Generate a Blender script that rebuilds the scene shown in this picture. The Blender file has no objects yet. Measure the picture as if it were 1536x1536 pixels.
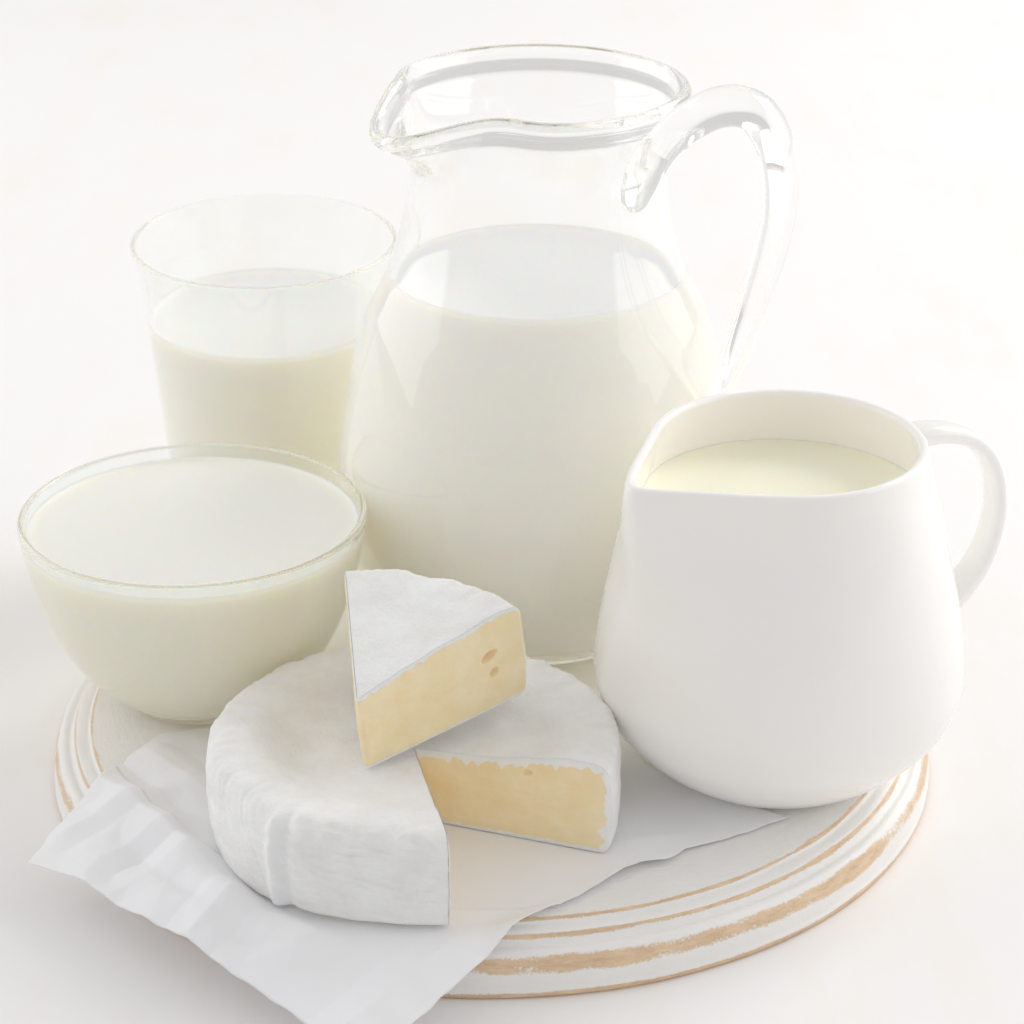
import bpy, math, random
from mathutils import Vector, noise as mnoise
R = math.radians
scene = bpy.context.scene
C = scene.collection

# ------------------------------------------------------------------ camera
cam_d = bpy.data.cameras.new('camera')
cam = bpy.data.objects.new('camera', cam_d); C.objects.link(cam)
PITCH = 0.43119
cam.location = (0.0, -0.90847, 0.52589)
cam.rotation_euler = (math.pi/2 - PITCH, 0, 0)
cam_d.sensor_width = 36.0
cam_d.lens = 18.0/(768.0/3997.35)
cam_d.clip_end = 100
cam_d.dof.use_dof = True
cam_d.dof.focus_distance = 0.965
cam_d.dof.aperture_fstop = 16
scene.camera = cam

# ------------------------------------------------------------------ light
world = bpy.data.worlds.new('World'); scene.world = world
world.use_nodes = True
bg = world.node_tree.nodes['Background']
bg.inputs[0].default_value = (1.0, 0.99, 0.985, 1)
bg.inputs[1].default_value = 0.63

def area(name, loc, target, sx, sy, power, col):
    l = bpy.data.lights.new(name, 'AREA'); l.shape = 'RECTANGLE'
    l.size = sx; l.size_y = sy; l.energy = power; l.color = col
    o = bpy.data.objects.new(name, l); C.objects.link(o)
    o.location = loc
    o.rotation_euler = (Vector(target)-Vector(loc)).to_track_quat('-Z', 'Y').to_euler()
    return o
area('window_light', (2.05, 1.75, 1.95), (0.0, 0.03, 0.05), 1.4, 1.4, 32.0, (1.0, 0.985, 0.96))
area('right_window_light', (1.70, 0.25, 0.85), (0.0, 0.0, 0.08), 2.3, 1.5, 12.0, (1.0, 0.99, 0.98))
area('left_window_light', (-1.65, 0.55, 0.85), (0.0, 0.0, 0.08), 2.1, 1.6, 11.5, (0.97, 0.985, 1.0))

scene.view_settings.view_transform = 'Standard'
scene.view_settings.look = 'None'
scene.view_settings.exposure = 0.07
scene.view_settings.gamma = 1.0
scene.cycles.max_bounces = 128
scene.cycles.transmission_bounces = 128
scene.cycles.glossy_bounces = 128
scene.cycles.diffuse_bounces = 16
scene.cycles.blur_glossy = 0.0
scene.cycles.use_denoising = True
scene.cycles.sample_clamp_indirect = 2.5

# ------------------------------------------------------------------ materials
def mat(name):
    m = bpy.data.materials.new(name); m.use_nodes = True
    nt = m.node_tree
    return m, nt, nt.nodes['Principled BSDF']
def nd(nt, t, **kw):
    n = nt.nodes.new(t)
    for k, v in kw.items():
        if k in n.inputs: n.inputs[k].default_value = v
        else: setattr(n, k, v)
    return n
def lk(nt, a, b): nt.links.new(a, b)
def ramp(nt, src, stops):
    r = nd(nt, 'ShaderNodeValToRGB'); e = r.color_ramp.elements
    while len(e) < len(stops): e.new(0.5)
    for i, (p, c) in enumerate(stops):
        e[i].position = p
        e[i].color = c if len(c) == 4 else (*c, 1)
    lk(nt, src, r.inputs[0]); return r
def coords(nt, scale=(1, 1, 1)):
    tc = nd(nt, 'ShaderNodeTexCoord'); mp = nd(nt, 'ShaderNodeMapping')
    mp.inputs['Scale'].default_value = scale
    lk(nt, tc.outputs['Object'], mp.inputs[0]); return mp.outputs[0]
def noise_n(nt, vec, scale, detail=4, rough=0.5):
    n = nd(nt, 'ShaderNodeTexNoise', Scale=scale, Detail=detail, Roughness=rough)
    lk(nt, vec, n.inputs['Vector']); return n.outputs['Fac']
def bump(nt, h, strength, dist, bsdf, prev=None):
    b = nd(nt, 'ShaderNodeBump', Strength=strength, Distance=dist)
    lk(nt, h, b.inputs['Height'])
    if prev is not None: lk(nt, prev.outputs[0], b.inputs['Normal'])
    lk(nt, b.outputs[0], bsdf.inputs['Normal']); return b

def glass_mat(name, col, rough=0.0):
    m, nt, b = mat(name)
    b.inputs['Base Color'].default_value = (*col, 1)
    b.inputs['Roughness'].default_value = rough
    b.inputs['IOR'].default_value = 1.48
    b.inputs['Transmission Weight'].default_value = 1.0
    return m
M_jug = glass_mat('clear_glass', (0.994, 0.997, 0.990))
M_tumbler = glass_mat('tumbler_glass', (0.974, 0.983, 0.962))
M_bowl = glass_mat('green_tinted_glass', (0.948, 0.974, 0.964))

def sss_mat(name, col, radius, scale, rough, weight=1.0, spec=0.5):
    m, nt, b = mat(name)
    b.inputs['Base Color'].default_value = (*col, 1)
    b.inputs['Subsurface Weight'].default_value = weight
    b.inputs['Subsurface Radius'].default_value = radius
    b.inputs['Subsurface Scale'].default_value = scale
    b.inputs['Roughness'].default_value = rough
    b.inputs['Specular IOR Level'].default_value = spec
    return m, nt, b
M_milk, _, _ = sss_mat('milk', (0.990, 0.973, 0.905), (1.0, 0.75, 0.45), 0.005, 0.22)
M_yog, _nt, _b = sss_mat('yogurt', (0.974, 0.930, 0.845), (1.0, 0.75, 0.45), 0.005, 0.32)
_v = coords(_nt); bump(_nt, noise_n(_nt, _v, 45, 3), 0.25, 0.002, _b)
M_cream, _, _ = sss_mat('cream', (0.955, 0.905, 0.74), (1.0, 0.75, 0.45), 0.0015, 0.25)

M_cer, nt, b = mat('white_glazed_ceramic')
b.inputs['Base Color'].default_value = (0.905, 0.895, 0.875, 1)
b.inputs['Roughness'].default_value = 0.12
b.inputs['Subsurface Weight'].default_value = 0.25
b.inputs['Subsurface Radius'].default_value = (1, .8, .6)
b.inputs['Subsurface Scale'].default_value = 0.002
v = coords(nt); bump(nt, noise_n(nt, v, 60, 2), 0.03, 0.001, b)

# cheese rind: white felty mould with creases and pores
M_rind, nt, b = mat('white_mould_rind')
v = coords(nt)
n1 = noise_n(nt, v, 55, 5, .6); n2 = noise_n(nt, v, 700, 4, .6)
r = ramp(nt, n1, [(0.3, (0.83, 0.815, 0.785)), (0.6, (0.90, 0.895, 0.885))])
lk(nt, r.outputs[0], b.inputs['Base Color'])
b.inputs['Roughness'].default_value = 0.75
b.inputs['Specular IOR Level'].default_value = 0.3
b.inputs['Subsurface Weight'].default_value = 0.35
b.inputs['Subsurface Radius'].default_value = (1, .8, .55)
b.inputs['Subsurface Scale'].default_value = 0.002
bb = bump(nt, n2, 0.5, 0.0009, b)
v2 = coords(nt, (30, 30, 190)); n3 = noise_n(nt, v2, 1.0, 3, .6)
bump(nt, n3, 0.7, 0.0014, b, bb)

# cheese paste, with the rind smeared over the border of the cut
M_paste, nt, b = mat('yellow_cheese_paste')
v = coords(nt)
n1 = noise_n(nt, v, 90, 4, .55); n2 = noise_n(nt, v, 420, 3, .6)
r = ramp(nt, n1, [(0.3, (0.885, 0.735, 0.46)), (0.7, (0.925, 0.805, 0.57))])
at = nd(nt, 'ShaderNodeAttribute', attribute_name='smear')
rm = ramp(nt, at.outputs['Fac'], [(0.40, (0, 0, 0)), (0.60, (1, 1, 1))])
mx = nd(nt, 'ShaderNodeMix', data_type='RGBA')
lk(nt, rm.outputs[0], mx.inputs[0]); lk(nt, r.outputs[0], mx.inputs[6])
mx.inputs[7].default_value = (0.88, 0.865, 0.84, 1)
lk(nt, mx.outputs[2], b.inputs['Base Color'])
b.inputs['Roughness'].default_value = 0.33
b.inputs['Subsurface Weight'].default_value = 0.5
b.inputs['Subsurface Radius'].default_value = (1.0, 0.6, 0.25)
b.inputs['Subsurface Scale'].default_value = 0.0022
b.inputs['Specular IOR Level'].default_value = 0.35
v5 = coords(nt, (60, 60, 900)); bb = bump(nt, n2, 0.35, 0.0008, b); bump(nt, noise_n(nt, v5, 1.0, 3, .6), 0.2, 0.0008, b, bb)

# parchment
M_paper = bpy.data.materials.new('white_parchment'); M_paper.use_nodes = True
nt = M_paper.node_tree; b = nt.nodes['Principled BSDF']; out = nt.nodes['Material Output']
v = coords(nt); n1 = noise_n(nt, v, 900, 3); n2 = noise_n(nt, v, 38, 4, .6)
b.inputs['Base Color'].default_value = (0.92, 0.922, 0.94, 1)
b.inputs['Roughness'].default_value = 0.55
b.inputs['Specular IOR Level'].default_value = 0.3
bb = bump(nt, n1, 0.08, 0.0004, b); bump(nt, n2, 0.22, 0.003, b, bb)
tr = nd(nt, 'ShaderNodeBsdfTranslucent'); tr.inputs[0].default_value = (0.88, 0.87, 0.86, 1)
ms = nd(nt, 'ShaderNodeMixShader'); ms.inputs[0].default_value = 0.10
lk(nt, b.outputs[0], ms.inputs[1]); lk(nt, tr.outputs[0], ms.inputs[2]); lk(nt, ms.outputs[0], out.inputs[0])

# distressed painted board
M_board, nt, b = mat('distressed_white_paint')
v = coords(nt)
at = nd(nt, 'ShaderNodeAttribute', attribute_name='wear')
sx = nd(nt, 'ShaderNodeSeparateXYZ'); lk(nt, v, sx.inputs[0])
an = nd(nt, 'ShaderNodeMath', operation='ARCTAN2'); neg = nd(nt, 'ShaderNodeMath', operation='MULTIPLY'); neg.inputs[1].default_value = -1
lk(nt, sx.outputs[1], neg.inputs[0]); lk(nt, sx.outputs[0], an.inputs[0]); lk(nt, neg.outputs[0], an.inputs[1])
ln = nd(nt, 'ShaderNodeVectorMath', operation='LENGTH'); lk(nt, v, ln.inputs[0])
cx_ = nd(nt, 'ShaderNodeCombineXYZ'); sc = nd(nt, 'ShaderNodeVectorMath', operation='MULTIPLY'); sc.inputs[1].default_value = (20, 520, 520)
lk(nt, an.outputs[0], cx_.inputs[0]); lk(nt, ln.outputs['Value'], cx_.inputs[1]); lk(nt, sx.outputs[2], cx_.inputs[2]); lk(nt, cx_.outputs[0], sc.inputs[0])
nf = noise_n(nt, sc.outputs[0], 1.0, 6, .72); nb = noise_n(nt, v, 26, 4, .6)
m1 = nd(nt, 'ShaderNodeMath', operation='MULTIPLY_ADD'); lk(nt, nf, m1.inputs[0]); m1.inputs[1].default_value = 0.55; lk(nt, at.outputs['Fac'], m1.inputs[2])
nq = noise_n(nt, v, 1100, 3, .6)
mq = nd(nt, 'ShaderNodeMath', operation='MULTIPLY_ADD'); lk(nt, nq, mq.inputs[0]); mq.inputs[1].default_value = 0.45; lk(nt, m1.outputs[0], mq.inputs[2])
m2 = nd(nt, 'ShaderNodeMath', operation='MULTIPLY_ADD'); lk(nt, nb, m2.inputs[0]); m2.inputs[1].default_value = 0.75; lk(nt, mq.outputs[0], m2.inputs[2])
m3 = nd(nt, 'ShaderNodeMath', operation='SUBTRACT'); lk(nt, m2.outputs[0], m3.inputs[0]); m3.inputs[1].default_value = 0.72
wr = ramp(nt, m3.outputs[0], [(0.52, (0, 0, 0)), (0.66, (1, 1, 1))])
wood = ramp(nt, nf, [(0.3, (0.60, 0.41, 0.24)), (0.7, (0.82, 0.63, 0.44))])
paint = ramp(nt, nb, [(0.3, (0.83, 0.82, 0.80)), (0.7, (0.88, 0.875, 0.86))])
mx = nd(nt, 'ShaderNodeMix', data_type='RGBA')
lk(nt, wr.outputs[0], mx.inputs[0]); lk(nt, paint.outputs[0], mx.inputs[6]); lk(nt, wood.outputs[0], mx.inputs[7])
lk(nt, mx.outputs[2], b.inputs['Base Color'])
b.inputs['Roughness'].default_value = 0.45
v3 = coords(nt, (25, 420, 420)); ng = noise_n(nt, v3, 1.0, 4, .6)
bb = bump(nt, ng, 0.22, 0.0008, b); bump(nt, nf, 0.45, 0.0010, b, bb)

# table: white painted timber, faint warm grain ghosting through the paint
M_table, nt, b = mat('white_painted_timber')
v = coords(nt, (26, 5, 26)); ng = noise_n(nt, v, 1.0, 5, .6)
vb = coords(nt); nb = noise_n(nt, vb, 9, 4, .55); nf = noise_n(nt, vb, 160, 4, .6)
mm = nd(nt, 'ShaderNodeMath', operation='MULTIPLY'); lk(nt, ng, mm.inputs[0]); lk(nt, nb, mm.inputs[1])
r = ramp(nt, mm.outputs[0], [(0.24, (0.882, 0.875, 0.874)), (0.40, (0.88, 0.848, 0.82))])
lk(nt, r.outputs[0], b.inputs['Base Color'])
b.inputs['Roughness'].default_value = 0.75
b.inputs['Specular IOR Level'].default_value = 0.2
bb = bump(nt, ng, 0.06, 0.001, b); bump(nt, nf, 0.06, 0.0006, b, bb)

# ------------------------------------------------------------------ mesh helpers
def obj(name, verts, faces, material, parent=None, smooth=True, loc=None):
    me = bpy.data.meshes.new(name); me.from_pydata(verts, [], faces)
    if smooth: me.polygons.foreach_set('use_smooth', [True]*len(me.polygons))
    me.materials.append(material); me.update()
    o = bpy.data.objects.new(name, me); C.objects.link(o)
    if parent is not None: o.parent = parent
    if loc is not None: o.location = loc
    return o
def empty(name, loc):
    o = bpy.data.objects.new(name, None); C.objects.link(o); o.location = loc; o.empty_display_size = 0.02
    return o
def tag(o, label, cat):
    o['label'] = label; o['category'] = cat; return o

def sm(a, b, x):
    t = min(1, max(0, (x-a)/(b-a))); return t*t*(3-2*t)
def spline(pts, n, closed=False):
    """centripetal-ish Catmull-Rom through tuples, n samples per span"""
    out = []; N = len(pts)
    for i in range(N-1):
        p0 = pts[max(0, i-1)]; p1 = pts[i]; p2 = pts[i+1]; p3 = pts[min(N-1, i+2)]
        for k in range(n):
            t = k/n
            out.append(tuple(0.5*((2*b)+(-a+c)*t+(2*a-5*b+4*c-d)*t*t+(-a+3*b-3*c+d)*t**3) for a, b, c, d in zip(p0, p1, p2, p3)))
    out.append(tuple(pts[-1])); return out

def lathe(prof, n, deform=None):
    """profile (r,z) from axis to axis -> closed surface; r==0 ends are poles"""
    verts = []; rings = []; faces = []
    for (r, z) in prof:
        if r < 1e-7:
            rings.append([len(verts)]); verts.append((0, 0, z)); continue
        ring = []
        for k in range(n):
            ph = 2*math.pi*k/n
            rr, zz = (r, z) if deform is None else deform(r, z, ph)
            ring.append(len(verts)); verts.append((rr*math.cos(ph), rr*math.sin(ph), zz))
        rings.append(ring)
    for a, b in zip(rings[:-1], rings[1:]):
        if len(a) == 1 and len(b) == 1: continue
        for k in range(n):
            k2 = (k+1) % n
            if len(a) == 1: faces.append((a[0], b[k2], b[k]))
            elif len(b) == 1: faces.append((a[k], a[k2], b[0]))
            else: faces.append((a[k], a[k2], b[k2], b[k]))
    return verts, faces
def interp(tab, z):
    if z <= tab[0][0]: return tab[0][1]
    for (a, ra), (b, rb) in zip(tab[:-1], tab[1:]):
        if z <= b: return ra+(rb-ra)*(z-a)/(b-a)
    return tab[-1][1]
def shell(outer, wall, base, rimr, wall_fn=None):
    """outer: dense list of (r,z) bottom->top. returns a closed glass profile and inner table"""
    zt = outer[-1][1]; rt = outer[-1][0]
    prof = [(0, outer[0][1])]
    prof += outer
    inner = []
    for i, (r, z) in enumerate(outer):
        a = outer[max(0, i-1)]; b = outer[min(len(outer)-1, i+1)]
        tx, tz = b[0]-a[0], b[1]-a[1]; L = math.hypot(tx, tz) or 1
        w = wall if wall_fn is None else wall_fn(z)
        ir, iz = r-w*tz/L, z+w*tx/L
        if iz > base+outer[0][1] and ir > 0 and z > outer[0][1]+base*0.6: inner.append((ir, iz))
    # rounded rim between outer top and inner top
    i_r, i_z = inner[-1]
    cx, cz = (rt+i_r)/2, (zt+i_z)/2; rad = math.hypot(rt-i_r, zt-i_z)/2
    a0 = math.atan2(zt-cz, rt-cx)
    for k in range(1, 24):
        a = a0+math.pi*k/24
        prof.append((cx+rad*math.cos(a), cz+rad*math.sin(a)*rimr))
    inn = inner[::-1]
    prof += inn
    zb = base+outer[0][1]; r0 = inn[-1][0]; z0 = inn[-1][1]
    for k in range(1, 7):
        f = k/7
        prof.append((r0*math.cos(f*math.pi/2), z0-(z0-zb)*math.sin(f*math.pi/2)))
    prof.append((0, zb))
    return prof, sorted([(z, r) for r, z in inner])
def liquid(tab, zb, level, over, menisc=0.0012, deform=None, n=160, top_fn=None):
    """liquid body filling an inner profile, pushed 'over' into the wall"""
    prof = [(0, zb-over)]
    zs = [z for z, r in tab if zb+0.001 < z < level-0.0005]
    r0 = interp(tab, zs[0])
    for k in range(1, 7):
        f = k/7; prof.append(((r0+over)*math.sin(f*math.pi/2), (zb-over)+(zs[0]-zb)*(1-math.cos(f*math.pi/2))))
    for z in zs: prof.append((interp(tab, z)+over, z))
    rl = interp(tab, level)
    prof.append((rl+over, level+menisc))
    prof.append((rl-0.0003, level+menisc*0.85))
    for d, f in ((0.0007, .5), (0.0014, .22), (0.0024, .05), (0.004, 0)): prof.append((rl-d, level+menisc*f))
    for k in range(1, 14): prof.append(((rl-0.004)*(1-k/14), level))
    prof.append((0, level))
    return lathe(prof, n, deform)
def sweep(path, n=28, cap=True):
    """path: list of (point Vector, side Vector, half width along side, half thickness)"""
    verts = []; faces = []; m = len(path)
    for i, (p, s, hw, ht) in enumerate(path):
        t = (path[min(m-1, i+1)][0]-path[max(0, i-1)][0]).normalized()
        s = (s - t*s.dot(t)).normalized(); u = t.cross(s)
        for k in range(n):
            a = 2*math.pi*k/n
            ca, sa = math.cos(a), math.sin(a)
            e = 0.85
            verts.append(tuple(p + s*(hw*math.copysign(abs(ca)**e, ca)) + u*(ht*math.copysign(abs(sa)**e, sa))))
    for i in range(m-1):
        for k in range(n):
            k2 = (k+1) % n
            faces.append((i*n+k, i*n+k2, (i+1)*n+k2, (i+1)*n+k))
    faces.append(tuple(range(n-1, -1, -1))); faces.append(tuple((m-1)*n+k for k in range(n)))
    return verts, faces

# ------------------------------------------------------------------ setting
ZT = -0.0229
tv = [(-4, -2, 0), (4, -2, 0), (4, 4, 0), (-4, 4, 0)]
o = obj('table', tv, [(0, 1, 2, 3)], M_table, smooth=False, loc=(0, 0, ZT)); o['kind'] = 'structure'
o['label'] = 'white painted timber table top under the board'

# ------------------------------------------------------------------ board
BX, BY = -0.0082, 0.0512
bp = [(0, 0, 0), (.05, 0, 0), (.10, 0, 0), (.13, 0, 0), (.150, 0, 0), (.1585, .0001, 0.05), (.1612, .0002, .30), (.1619, .00015, .50),
      (.1626, -.0002, .66), (.1630, -.0008, .25), (.1638, -.0016, .05), (.1655, -.0015, 0.0), (.1672, -.0016, .05), (.1684, -.0019, .25),
      (.1689, -.0024, .62), (.1693, -.0031, .58), (.1697, -.0045, .20), (.1706, -.0056, .22), (.1716, -.0059, .12), (.1728, -.0056, .03), (.1741, -.0058, .03),
      (.1752, -.0066, .22), (.1761, -.0079, .46), (.1768, -.0094, .54), (.1773, -.0108, .52), (.1776, -.0122, .44), (.1777, -.0138, .22), (.1778, -.0160, .05),
      (.1780, -.0185, .06), (.1784, -.0196, .2), (.1786, -.0206, .55), (.1785, -.0216, .72), (.1780, -.0224, .6), (.1770, -.0228, .3), (.10, -.0228, 0), (0, -.0228, 0)]
N = 400
prof = []; wear = []
dense = spline(bp[5:-3], 3)
full = bp[:5]+dense+bp[-3+0:][1:]
def board_def(r, z, ph):
    if r < 0.15: return r, z
    q = mnoise.noise(Vector((math.cos(ph)*6, math.sin(ph)*6, r*400)))
    return r+0.00025*q, z+0.0002*mnoise.noise(Vector((math.cos(ph)*9, math.sin(ph)*9, r*300+7)))
vs, fs = lathe([(r, z) for r, z, w in full][::-1], N, board_def)
board = obj('serving_board', vs, fs, M_board, loc=(BX, BY, 0))
att = board.data.attributes.new('wear', 'FLOAT', 'POINT')
vals = []
for (r, z, w) in full[::-1]:
    if r < 1e-7: vals.append(w)
    else:
        for k in range(N):
            ph = 2*math.pi*k/N
            q = mnoise.noise(Vector((math.cos(ph)*3, math.sin(ph)*3, r*120)))
            vals.append(w + (0.14*q if w > 0.1 else 0))
att.data.foreach_set('value', vals)
tag(board, 'round white distressed wooden board with grooved edge and bare brown wood lines', 'serving board')

# ------------------------------------------------------------------ parchment
A = (-.1802, -.0621); B = (-.1389, .0185); Cc = (.1040, -.0432); D = (-.048, -.176)
eAB = [A, (-.168, -.040), (-.1535, -.011), B]
eDC = [D, (-.032, -.1575), (-.0135, -.1375), (.0005, -.1195), (.0105, -.1095), (.0240, -.0985), (.0385, -.0835), (.0470, -.0772), (.0560, -.0748), (.0640, -.0660), (.0810, -.0575), Cc]
eAD = [A, (-.160, -.0775), (-.1335, -.1030), (-.1200, -.1155), (-.098, -.1345), (-.0785, -.1510), (-.0620, -.165), D]
eBC = [B, (-.128, .0235), (-.112, .028), (-.06, .030), (0, .026), (.036, .014), (.0500, .0040), (.0530, -.004), (.0600, -.010), (.075, -.022), Cc]
def along(e, t):
    L = [0]
    for p, q in zip(e[:-1], e[1:]): L.append(L[-1]+math.hypot(q[0]-p[0], q[1]-p[1]))
    d = t*L[-1]
    for i in range(len(e)-1):
        if d <= L[i+1] or i == len(e)-2:
            f = (d-L[i])/(L[i+1]-L[i]); return (e[i][0]+(e[i+1][0]-e[i][0])*f, e[i][1]+(e[i+1][1]-e[i][1])*f)
creases = [  # (x0,y0,x1,y1,height,width)
    ((-.160, -.018), (-.098, -.098), .0032, .014), ((-.128, -.058), (-.070, -.120), .0030, .018),
    ((-.146, -.078), (-.118, -.060), -.0022, .010), ((-.1130, -.118), (-.090, -.092), .0024, .012),
    ((-.090, -.110), (.010, -.118), .0028, .014), ((-.140, -.002), (-.105, -.040), .0014, .012),
    ((-.060, -.165), (-.020, -.125), .0018, .012), ((.000, -.115), (.050, -.085), .0012, .012),
    ((-.168, -.052), (-.135, -.030), .0014, .009), ((.040, -.062), (.085, -.050), .0010, .010)]
def seg_d(p, a, b):
    ax, ay = b[0]-a[0], b[1]-a[1]; t = ((p[0]-a[0])*ax+(p[1]-a[1])*ay)/(ax*ax+ay*ay)
    tc = min(1, max(0, t))
    return math.hypot(p[0]-a[0]-ax*tc, p[1]-a[1]-ay*tc)
WX, WY = -.0365, -.0440
def paper_z(x, y):
    rho = math.hypot(x-BX, y-BY)
    z = 0.0008
    h = 0
    for a, b, hh, w in creases:
        h += 1.5*hh*max(0, 1-seg_d((x, y), a, b)/w)
    m = .5+.9*mnoise.noise(Vector((x*16, y*16, 5)))
    for ang, per, am, ph in ((.62, .047, .0026, .3), (-.78, .061, .0022, .1), (1.9, .035, .0014, .7), (-.25, .029, .0009, .45)):
        t = ((x*math.cos(ang)+y*math.sin(ang)+.004*mnoise.noise(Vector((x*20, y*20, ang))))/per+ph) % 1.0
        h += am*max(0, m)*abs(2*t-1)
    h += .0006*mnoise.noise(Vector((x*90, y*90, 3)))
    flat = sm(0.072, 0.092, math.hypot(x-WX, y-WY))*sm(.060, .090, math.hypot(x-.104, y))
    flat = max(flat, 0.0)
    z += h*flat
    d = rho-0.158
    if d > 0: z += -0.17*d + 0.0010 - 0.35*max(0, d-.030)*0.4
    return z
NU, NV = 260, 200
vs = []; fs = []
for j in range(NV+1):
    v = j/NV
    l = along(eAB, v) if False else None
    for i in range(NU+1):
        u = i/NU
        # Coons patch: u along A->D / B->C, v along A->B / D->C
        p0 = along(eAD, u); p1 = along(eBC, u); q0 = along(eAB, v); q1 = along(eDC, v)
        x = (1-v)*p0[0]+v*p1[0]+(1-u)*q0[0]+u*q1[0]-((1-u)*(1-v)*A[0]+u*(1-v)*D[0]+(1-u)*v*B[0]+u*v*Cc[0])
        y = (1-v)*p0[1]+v*p1[1]+(1-u)*q0[1]+u*q1[1]-((1-u)*(1-v)*A[1]+u*(1-v)*D[1]+(1-u)*v*B[1]+u*v*Cc[1])
        if i in (0, NU) or j in (0, NV):
            x += 0.0006*mnoise.noise(Vector((x*160, y*160, 1))); y += 0.0006*mnoise.noise(Vector((x*160, y*160, 9)))
        vs.append((x, y, paper_z(x, y)))
W = NU+1
for j in range(NV):
    for i in range(NU): fs.append((j*W+i, j*W+i+1, (j+1)*W+i+1, (j+1)*W+i))
paper = obj('parchment_paper', vs, fs, M_paper)
sol = paper.modifiers.new('thickness', 'SOLIDIFY'); sol.thickness = .00022; sol.offset = 1
tag(paper, 'creased sheet of white parchment paper under the cheese, overhanging the board', 'paper')

# ------------------------------------------------------------------ glass jug
JX, JY = .0103, .1285
jout = [(.046, 0), (.0505, .0012), (.0535, .0042), (.0600, .0100), (.0690, .0170), (.0754, .0250), (.0800, .0360), (.0825, .0510), (.0837, .0700), (.0830, .0850),
        (.0810, .0984), (.0796, .1063), (.0770, .1186), (.0709, .1396), (.0654, .1513), (.0610, .1614), (.0563, .1758), (.0536, .1900), (.0528, .2027),
        (.0540, .2140), (.0570, .2240), (.0602, .2290), (.0614, .2322)]
jd = spline(jout, 5)
def jwall(z): return 00.0030+0.0032*sm(.2250, .2295, z)+0.0012*sm(.03, .0, z)
jprof, jtab = shell(jd, .0032, .010, 1.3, jwall)
SPJ = R(214)
def angd(a, b): return (a-b+math.pi) % (2*math.pi)-math.pi
def jdef(r, z, ph):
    w = sm(.198, .2368, z)
    if w <= 0: return r, z
    d = angd(ph, SPJ)
    g = math.exp(-(d/.34)**2); pin = math.exp(-((abs(d)-.72)/.24)**2)
    return r+w**1.4*(.0145*g-.0028*pin), z-w**1.6*(.0095*math.exp(-(d/.36)**2))+w*.0012*pin
jug = empty('milk_jug', (JX, JY, 0.0003))
tag(jug, 'tall clear glass jug with spout and looped handle, over half full of milk', 'jug')
vs, fs = lathe(jprof, 256, jdef)
obj('body', vs, fs, M_jug, jug)
hp = [  # rho, z, bearing, half width (tangent), half thickness
    (.0530, .1960, -46, .0034, .0018), (.0538, .2000, -45, .0074, .0036), (.0554, .2070, -44, .0092, .0054), (.0582, .2160, -42, .0096, .0068), (.0632, .2250, -38, .0088, .0074),
    (.0710, .2330, -33, .0082, .0078), (.0810, .2388, -30, .0090, .0080), (.0920, .2385, -28, .0098, .0072), (.1005, .2310, -28, .0108, .0062), (.1052, .2180, -28, .0116, .0055),
    (.1060, .2020, -28, .0122, .0052), (.1030, .1840, -28, .0126, .0052), (.0982, .1660, -28, .0126, .0052), (.0930, .1490, -28, .0118, .0052), (.0880, .1330, -28, .0098, .0048), (.0838, .1200, -28, .0072, .0042), (.0812, .1100, -28, .0042, .0028), (.0806, .1050, -28, .0016, .0010)]
hs = spline(hp, 5)
pth = []
for a, z, bg_, hw, ht in hs:
    g_ = R(bg_); pth.append((Vector((a*math.cos(g_), a*math.sin(g_), z)), Vector((-math.sin(g_), math.cos(g_), 0)), hw, ht))
vs, fs = sweep(pth, 40)
obj('handle', vs, fs, M_jug, jug)
vs, fs = liquid(jtab, .010, .1576, .0006)
milk = obj('milk', vs, fs, M_milk, loc=(JX, JY, .0003))
tag(milk, 'white milk filling the tall glass jug to its shoulder', 'milk')

# ------------------------------------------------------------------ tumbler
GX, GY = -.1114, .235
gout = [(.0405, 0), (.0430, .0010), (.0442, .0040), (.0456, .0200), (.0475, .0450), (.0494, .0660), (.0517, .0940), (.0542, .1200), (.0569, .1420), (.0595, .1575)]
gd = spline(gout, 6)
gprof, gtab = shell(gd, .0019, .010, 1.0)
vs, fs = lathe(gprof, 192)
tum = obj('drinking_glass', vs, fs, M_tumbler, loc=(GX, GY, ZT+.0003)); tum.rotation_euler = (R(2), 0, 0); tum.location.z += .0014
tag(tum, 'plain clear glass tumbler of milk standing behind the bowl', 'drinking glass')
vs, fs = liquid(gtab, .010, .1225, .0006)
gm = obj('milk', vs, fs, M_milk, loc=(GX, GY, ZT+.0003)); gm.rotation_euler = (R(2), 0, 0); gm.location.z += .0014
tag(gm, 'white milk in the tumbler behind the bowl', 'milk')

# ------------------------------------------------------------------ bowl
OX, OY = -.1275, .0585
oout = [(.0285, 0), (.0305, .0008), (.0330, .0030), (.0375, .0070), (.0432, .0125), (.0500, .0200), (.0556, .0290), (.0604, .0400), (.0650, .0550), (.0677, .0680), (.0694, .0795)]
od = spline(oout, 6)
oprof, otab = shell(od, .0030, .007, 1.0)
vs, fs = lathe(oprof, 224)
bowl = obj('glass_bowl', vs, fs, M_bowl, loc=(OX, OY, .0003))
tag(bowl, 'round greenish glass bowl brimming with thick yogurt', 'bowl')
vs, fs = liquid(otab, .007, .0748, .0006)
yog = obj('yogurt', vs, fs, M_yog, loc=(OX, OY, .0003))
tag(yog, 'thick cream coloured yogurt filling the glass bowl', 'yogurt')

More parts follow.
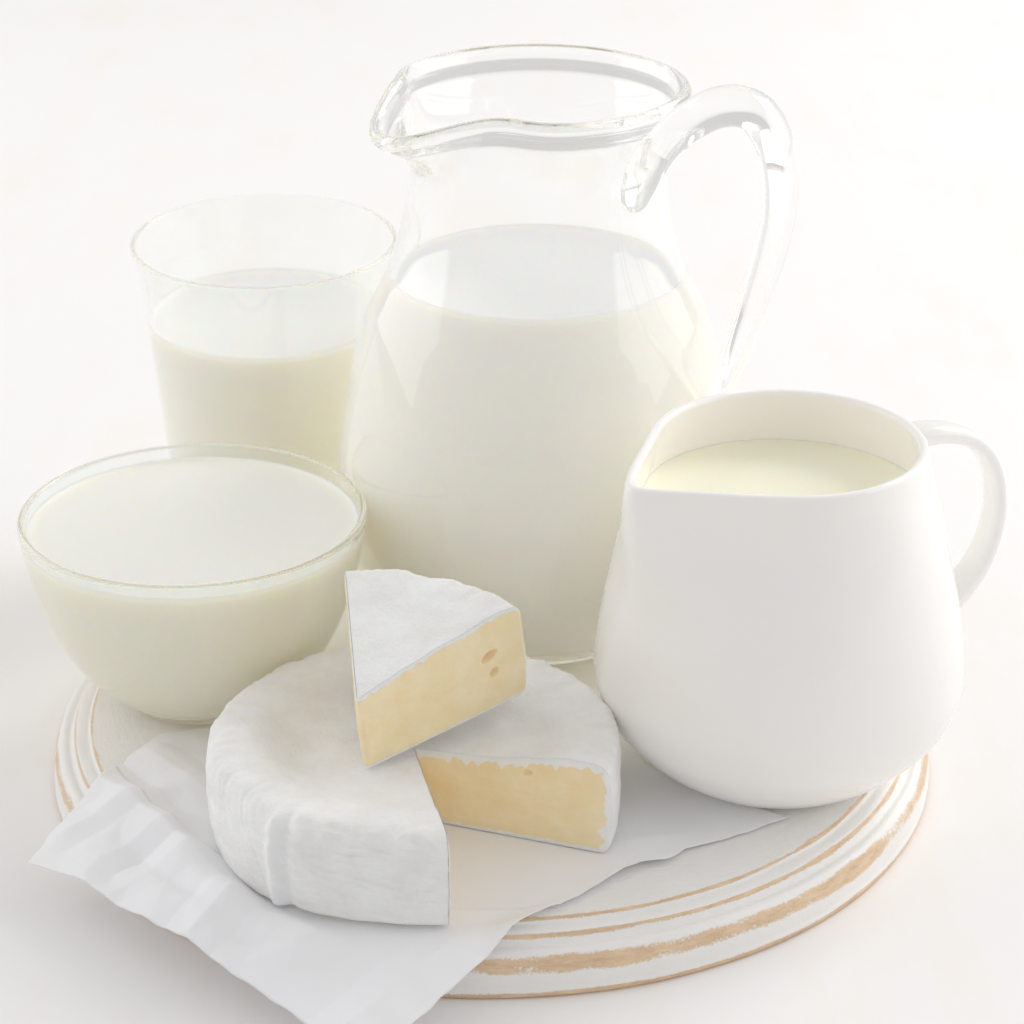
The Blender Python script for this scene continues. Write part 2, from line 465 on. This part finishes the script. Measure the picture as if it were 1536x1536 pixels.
# ------------------------------------------------------------------ creamer
KX, KY = .1024, .0002
kout = [(.0360, 0), (.0395, .0012), (.0445, .0042), (.0530, .0105), (.0605, .0180), (.0670, .0270), (.0703, .0380), (.0706, .0460), (.0695, .0580), (.0674, .0707), (.0645, .0840), (.0611, .0987), (.0573, .1120), (.0540, .1240), (.0519, .1345)]
kd = spline(kout, 6)
kprof, ktab = shell(kd, .0036, .006, 1.0)
SPK = R(218); KD = .0815
def kdef(r, z, ph, zr=.1345):
    w = sm(.020, .1365, z)**1.8
    if w <= 0: return r, z
    d = abs(angd(ph, SPK)); beta = math.acos(.0519/KD)
    s = 0.075+0.55*(1-w); ds = math.sqrt(d*d+s*s)-s*0.4
    if ds < beta: f = 1/math.cos(beta-ds)
    else: f = 1
    return r*(1+(f-1)*w), z+w**3*.0022*math.exp(-(d/.5)**2)
cr = empty('cream_jug', (KX, KY, .0012))
tag(cr, 'squat white glazed ceramic cream jug with pinched spout', 'cream jug')
vs, fs = lathe(kprof, 256, kdef)
obj('body', vs, fs, M_cer, cr)
HK = R(22)
er = Vector((math.cos(HK), math.sin(HK), 0)); et = Vector((-math.sin(HK), math.cos(HK), 0))
hk = [(.0510, .1275, .0078, .0042), (.0570, .1295, .0075, .0042), (.0680, .1285, .0070, .0038), (.0800, .1235, .0066, .0035), (.0888, .1120, .0064, .0034), (.0922, .0970, .0064, .0034),
      (.0910, .0830, .0066, .0035), (.0860, .0700, .0070, .0037), (.0780, .0600, .0076, .0042), (.0690, .0530, .0080, .0046), (.0660, .0510, .0080, .0046)]
hs = spline(hk, 5)
vs, fs = sweep([(er*a+Vector((0, 0, z)), et, hw, ht) for a, z, hw, ht in hs])
obj('handle', vs, fs, M_cer, cr)
vs, fs = liquid(ktab, .006, .1135, .0009, deform=kdef, menisc=.0003)
crm = obj('cream', vs, fs, M_cream, loc=(KX, KY, .0012))
tag(crm, 'pale cream inside the white ceramic jug', 'cream')

# ------------------------------------------------------------------ cheese
def th2(t): return (t+math.pi) % (2*math.pi)-math.pi
def n3(x, y, z, s): return mnoise.noise(Vector((x*s, y*s, z*s)))
def cheese(name, a0, a1, Rm, hfun, radfun, seed, loc, rot, smears, holes, bulge, wrinkle, nth, CT):
    """a round soft cheese from angle a0 to a1: rind shell + paste with two cut faces"""
    root = empty(name, loc); root.rotation_euler = rot
    T = .0011; CB = .0035
    def zt(r, th, off=0):        # top height incl. rounded shoulder
        rr = radfun(th)-off; h = hfun(r, th)-off
        d = r-(rr-CT)
        if d > 0: h -= CT-math.sqrt(max(0, CT*CT-d*d))
        return h
    def zb(r, th, off=0):
        rr = radfun(th)-off; d = r-(rr-CB)
        return off+(CB-math.sqrt(max(0, CB*CB-d*d)) if d > 0 else 0)
    ns_t, ns_c, ns_s, ns_b = 40, 12, 40, 8
    def profile(th, off):
        rr = radfun(th)-off; P = []
        for k in range(ns_t): r = (rr-CT)*k/ns_t; P.append((r, zt(r, th, off)))
        for k in range(ns_c+1):
            a = math.pi/2*k/ns_c; r = rr-CT+CT*math.sin(a); P.append((r, hfun(r, th)-off-CT+CT*math.cos(a)))
        z1 = P[-1][1]; z0 = off+CB
        for k in range(1, ns_s): f = k/ns_s; P.append((rr+.0009*math.sin(math.pi*f), z1+(z0-z1)*f))
        for k in range(9): a = math.pi/2*k/8; P.append((rr-CB+CB*math.cos(a), off+CB-CB*math.sin(a)))
        for k in range(1, ns_b+1): P.append(((rr-CB)*(1-k/ns_b), off))
        return P
    def disp(r, th, z):
        x, y = r*math.cos(th), r*math.sin(th)
        q = .0010*n3(x, y, z+seed, 38)+.0005*n3(x, y, z+seed, 95)
        fold = abs(n3(x*1.0, y*1.0, z*2.2+seed*2, 60)); q += wrinkle*(.5-fold)*.0009
        side = sm(.80, .97, r/Rm)*sm(.001, .006, z)
        if side > 0:
            front = sm(-2.25, -2.1, th2(th))*(1-sm(-1.5, -1.35, th2(th)))
            hz = abs(mnoise.noise(Vector((th*7, z*300, seed)))); vt = abs(mnoise.noise(Vector((th*26+z*120, z*40, seed+4))))
            q += wrinkle*side*(front*(.4-hz)*.0011+(1-front)*(.4-vt)*.0006)
        rimr = math.exp(-((r/Rm-.90)/.07)**2)*(1 if z > .02 else 0)
        q += wrinkle*rimr*.0010*mnoise.noise(Vector((th*14, r*60, seed+8)))
        return q
    # rind
    vs = []; fs = []; grids = []
    for layer, off in ((0, 0), (1, T)):
        g = []
        for i in range(nth+1):
            f = i/nth; th = a0+(a1-a0)*f
            row = []
            for s, (r, z) in enumerate(profile(th, off)):
                q = disp(r, th, z)
                # ragged cut lip: the rind stands a little beyond the cut
                jag = 0
                if i in (0, nth): jag = 0
                zz = z+q*(1 if z > .004 else 0.0); rr = max(0, r+q*(.8 if r > .02 else 0))
                cx, sx = math.cos(th), math.sin(th)
                lx, ly = -sx*jag, cx*jag
                row.append(len(vs)); vs.append((rr*cx+lx, rr*sx+ly, zz))
            g.append(row)
        grids.append(g)
    m = len(grids[0][0])
    for i in range(nth):
        for s in range(m-1):
            a, b = grids[0][i], grids[0][i+1]; fs.append((a[s], a[s+1], b[s+1], b[s]))
            a, b = grids[1][i], grids[1][i+1]; fs.append((a[s], b[s], b[s+1], a[s+1]))
    for i, flip in ((0, 0), (nth, 1)):
        a, b = [], []
        for s in range(m):
            a.append(len(vs)); vs.append(vs[grids[0][i][s]]); b.append(len(vs)); vs.append(vs[grids[1][i][s]])
        for s in range(m-1):
            q = (a[s], b[s], b[s+1], a[s+1]); fs.append(q[::-1] if flip else q)
    rind = obj('rind', vs, fs, M_rind, root)
    # paste: body just inside the rind, and two finely gridded cut faces
    vs = []; fs = []; att = []
    off = T+.0002
    nb = max(12, nth//4)
    g = []
    for i in range(nb+1):
        th = a0+(a1-a0)*i/nb; row = []
        for (r, z) in profile(th, off):
            q = disp(r, th, z); row.append(len(vs)); att.append(0.0)
            vs.append(((r+q*(.8 if r > .02 else 0))*math.cos(th), (r+q*(.8 if r > .02 else 0))*math.sin(th), z+q*(1 if z > .004 else 0)))
        g.append(row)
    for i in range(nb):
        for s in range(m-1): fs.append((g[i][s], g[i][s+1], g[i+1][s+1], g[i+1][s]))
    NUc, NVc = 210, 120
    def lerp(tab, x):
        if x <= tab[0][0]: return tab[0][1]
        for (xa, ya), (xb, yb) in zip(tab[:-1], tab[1:]):
            if x <= xb: return ya+(yb-ya)*(x-xa)/max(1e-9, xb-xa)
        return tab[-1][1]
    for side, th in ((0, a0), (1, a1)):
        nrm = -1 if side == 0 else 1
        cx, sx = math.cos(th), math.sin(th); base = len(vs)
        P = []
        for (r, z) in profile(th, 0):
            q = disp(r, th, z); P.append((max(0, r+q*(.8 if r > .02 else 0)), z+q*(1 if z > .004 else 0)))
        im = max(range(len(P)), key=lambda k: P[k][0]); rr = P[im][0]
        up = sorted(P[:im+1]); lo = sorted(P[im:])
        cols = []
        for i in range(NUc+1):
            r = rr*(1-(1-i/NUc)**1.5); cols.append((r, lerp(up, r), lerp(lo, r)))
        st, sb, ss = smears[side]
        for j in range(NVc+1):
            v = j/NVc
            for i, (r, t, b_) in enumerate(cols):
                z = b_+(t-b_)*v
                dt = t-z; db = z-b_; ds = rr-r
                edge = min(1, min(dt, db, ds, r)/.0022); edge = edge*(2-edge)
                dn = .00012*min(1, r/.001)+edge*(bulge*(4*v*(1-v))**.5+.00035*n3(r, z, th+seed, 70)+.00022*n3(r, z, th+seed, 260))
                w1 = .5+.5*n3(r, seed, 0, 210); w2 = .5+.8*n3(r, seed, 5, 330)
                tt = .0006+st*(w1*w1*.9+1.1*w2*w2)
                tb = .0006+sb*(.5+.5*n3(r, seed, 9, 330))
                w3 = .5+.5*n3(z, seed, 3, 170); w4 = .5+.5*n3(z, seed, 8, 420)
                ts = .0007+ss*(w3**4*2.6+.5*w4**3)
                val = max(tt-dt, tb-db, ts-ds)
                for (hr, hz, ha, hb, hd, hside) in holes:
                    if hside != side: continue
                    xr, xz = r-hr, z-hz
                    e = ((xr*.95+xz*.3)/ha)**2+((xz*.95-xr*.3)/hb)**2
                    if e < 1: dn -= hd*(1-e)**.6
                sv = 0.5+val/.0016+.10*n3(r, z, seed, 600)
                if val > 0: dn += .0002*min(1, val/.0006)*edge
                vs.append((r*cx-sx*dn*nrm, r*sx+cx*dn*nrm, z)); att.append(min(1, max(0, sv)))
        W = NUc+1
        for j in range(NVc):
            for i in range(NUc):
                q = (base+j*W+i, base+j*W+i+1, base+(j+1)*W+i+1, base+(j+1)*W+i)
                fs.append(q if side == 0 else q[::-1])
    p = obj('paste', vs, fs, M_paste, root)
    a = p.data.attributes.new('smear', 'FLOAT', 'POINT')
    if len(p.data.vertices) == len(att): a.data.foreach_set('value', att)
    return root

CRE = R(-128)
def wheel_rad(th):
    r = .0765
    d = (th+math.pi) % (2*math.pi)-math.pi
    if R(-128) < d < R(-79):                      # flattened front
        mid = R(-103.5); half = R(24.5)
        ch = .0765*math.cos(half)/math.cos(d-mid)
        r = r+(ch-r)*.45
    r += .0019*math.exp(-((d-CRE)/.030)**2)-.0014*math.exp(-((d-CRE-.065)/.032)**2)
    r += .0006*math.sin(3*d+1)
    if abs(d-R(16)) < .7: r -= .0012*math.cos((d-R(16))/.7*math.pi/2)
    return r
def wheel_h(r, th):
    f = r/.0765
    d = (th-math.pi+math.pi) % (2*math.pi)-math.pi
    g = .15+.85*math.exp(-(d/1.25)**2)
    return .0298+.0086*(g*sm(.50, .82, f)+(1-g)*(f**1.2))-.0008*sm(.88, 1, f)+.0006*math.sin(2*th+.5)*f
wheel = cheese('cheese_round', R(-19.7), R(280.8), .0765, wheel_h, wheel_rad, 3.1, (WX, WY, .0014), (0, 0, 0),
               {0: (.0042, .0020, .0085), 1: (.0015, .001, .0015)}, [(.045, .0285, .0017, .0012, .0016, 0)], .0007, 1.3, 440, .0058)
tag(wheel, 'white rinded round soft cheese with one wedge cut out, lying on parchment', 'cheese')
def wedge_rad(th): return .0715+.0008*math.sin(5*th)
def wedge_h(r, th):
    f = r/.0715
    return .0318+.0092*f+.0010*math.sin(math.pi*f)-.0012*sm(.85, 1, f)
wedge = cheese('cheese_wedge', R(34.5), R(95), .0715, wedge_h, wedge_rad, 8.7, (-.0530, -.0640, .0340), (R(8.0), R(-4.5), 0),
               {0: (.0012, .0012, .0006), 1: (.001, .001, .0006)}, [(.0565, .0245, .0036, .0021, .0042, 0), (.0578, .0165, .0021, .0019, .0030, 0)], .0012, .9, 150, .0032)
tag(wedge, 'triangular wedge of soft cheese with two small holes, lying on top of the cut round', 'cheese')
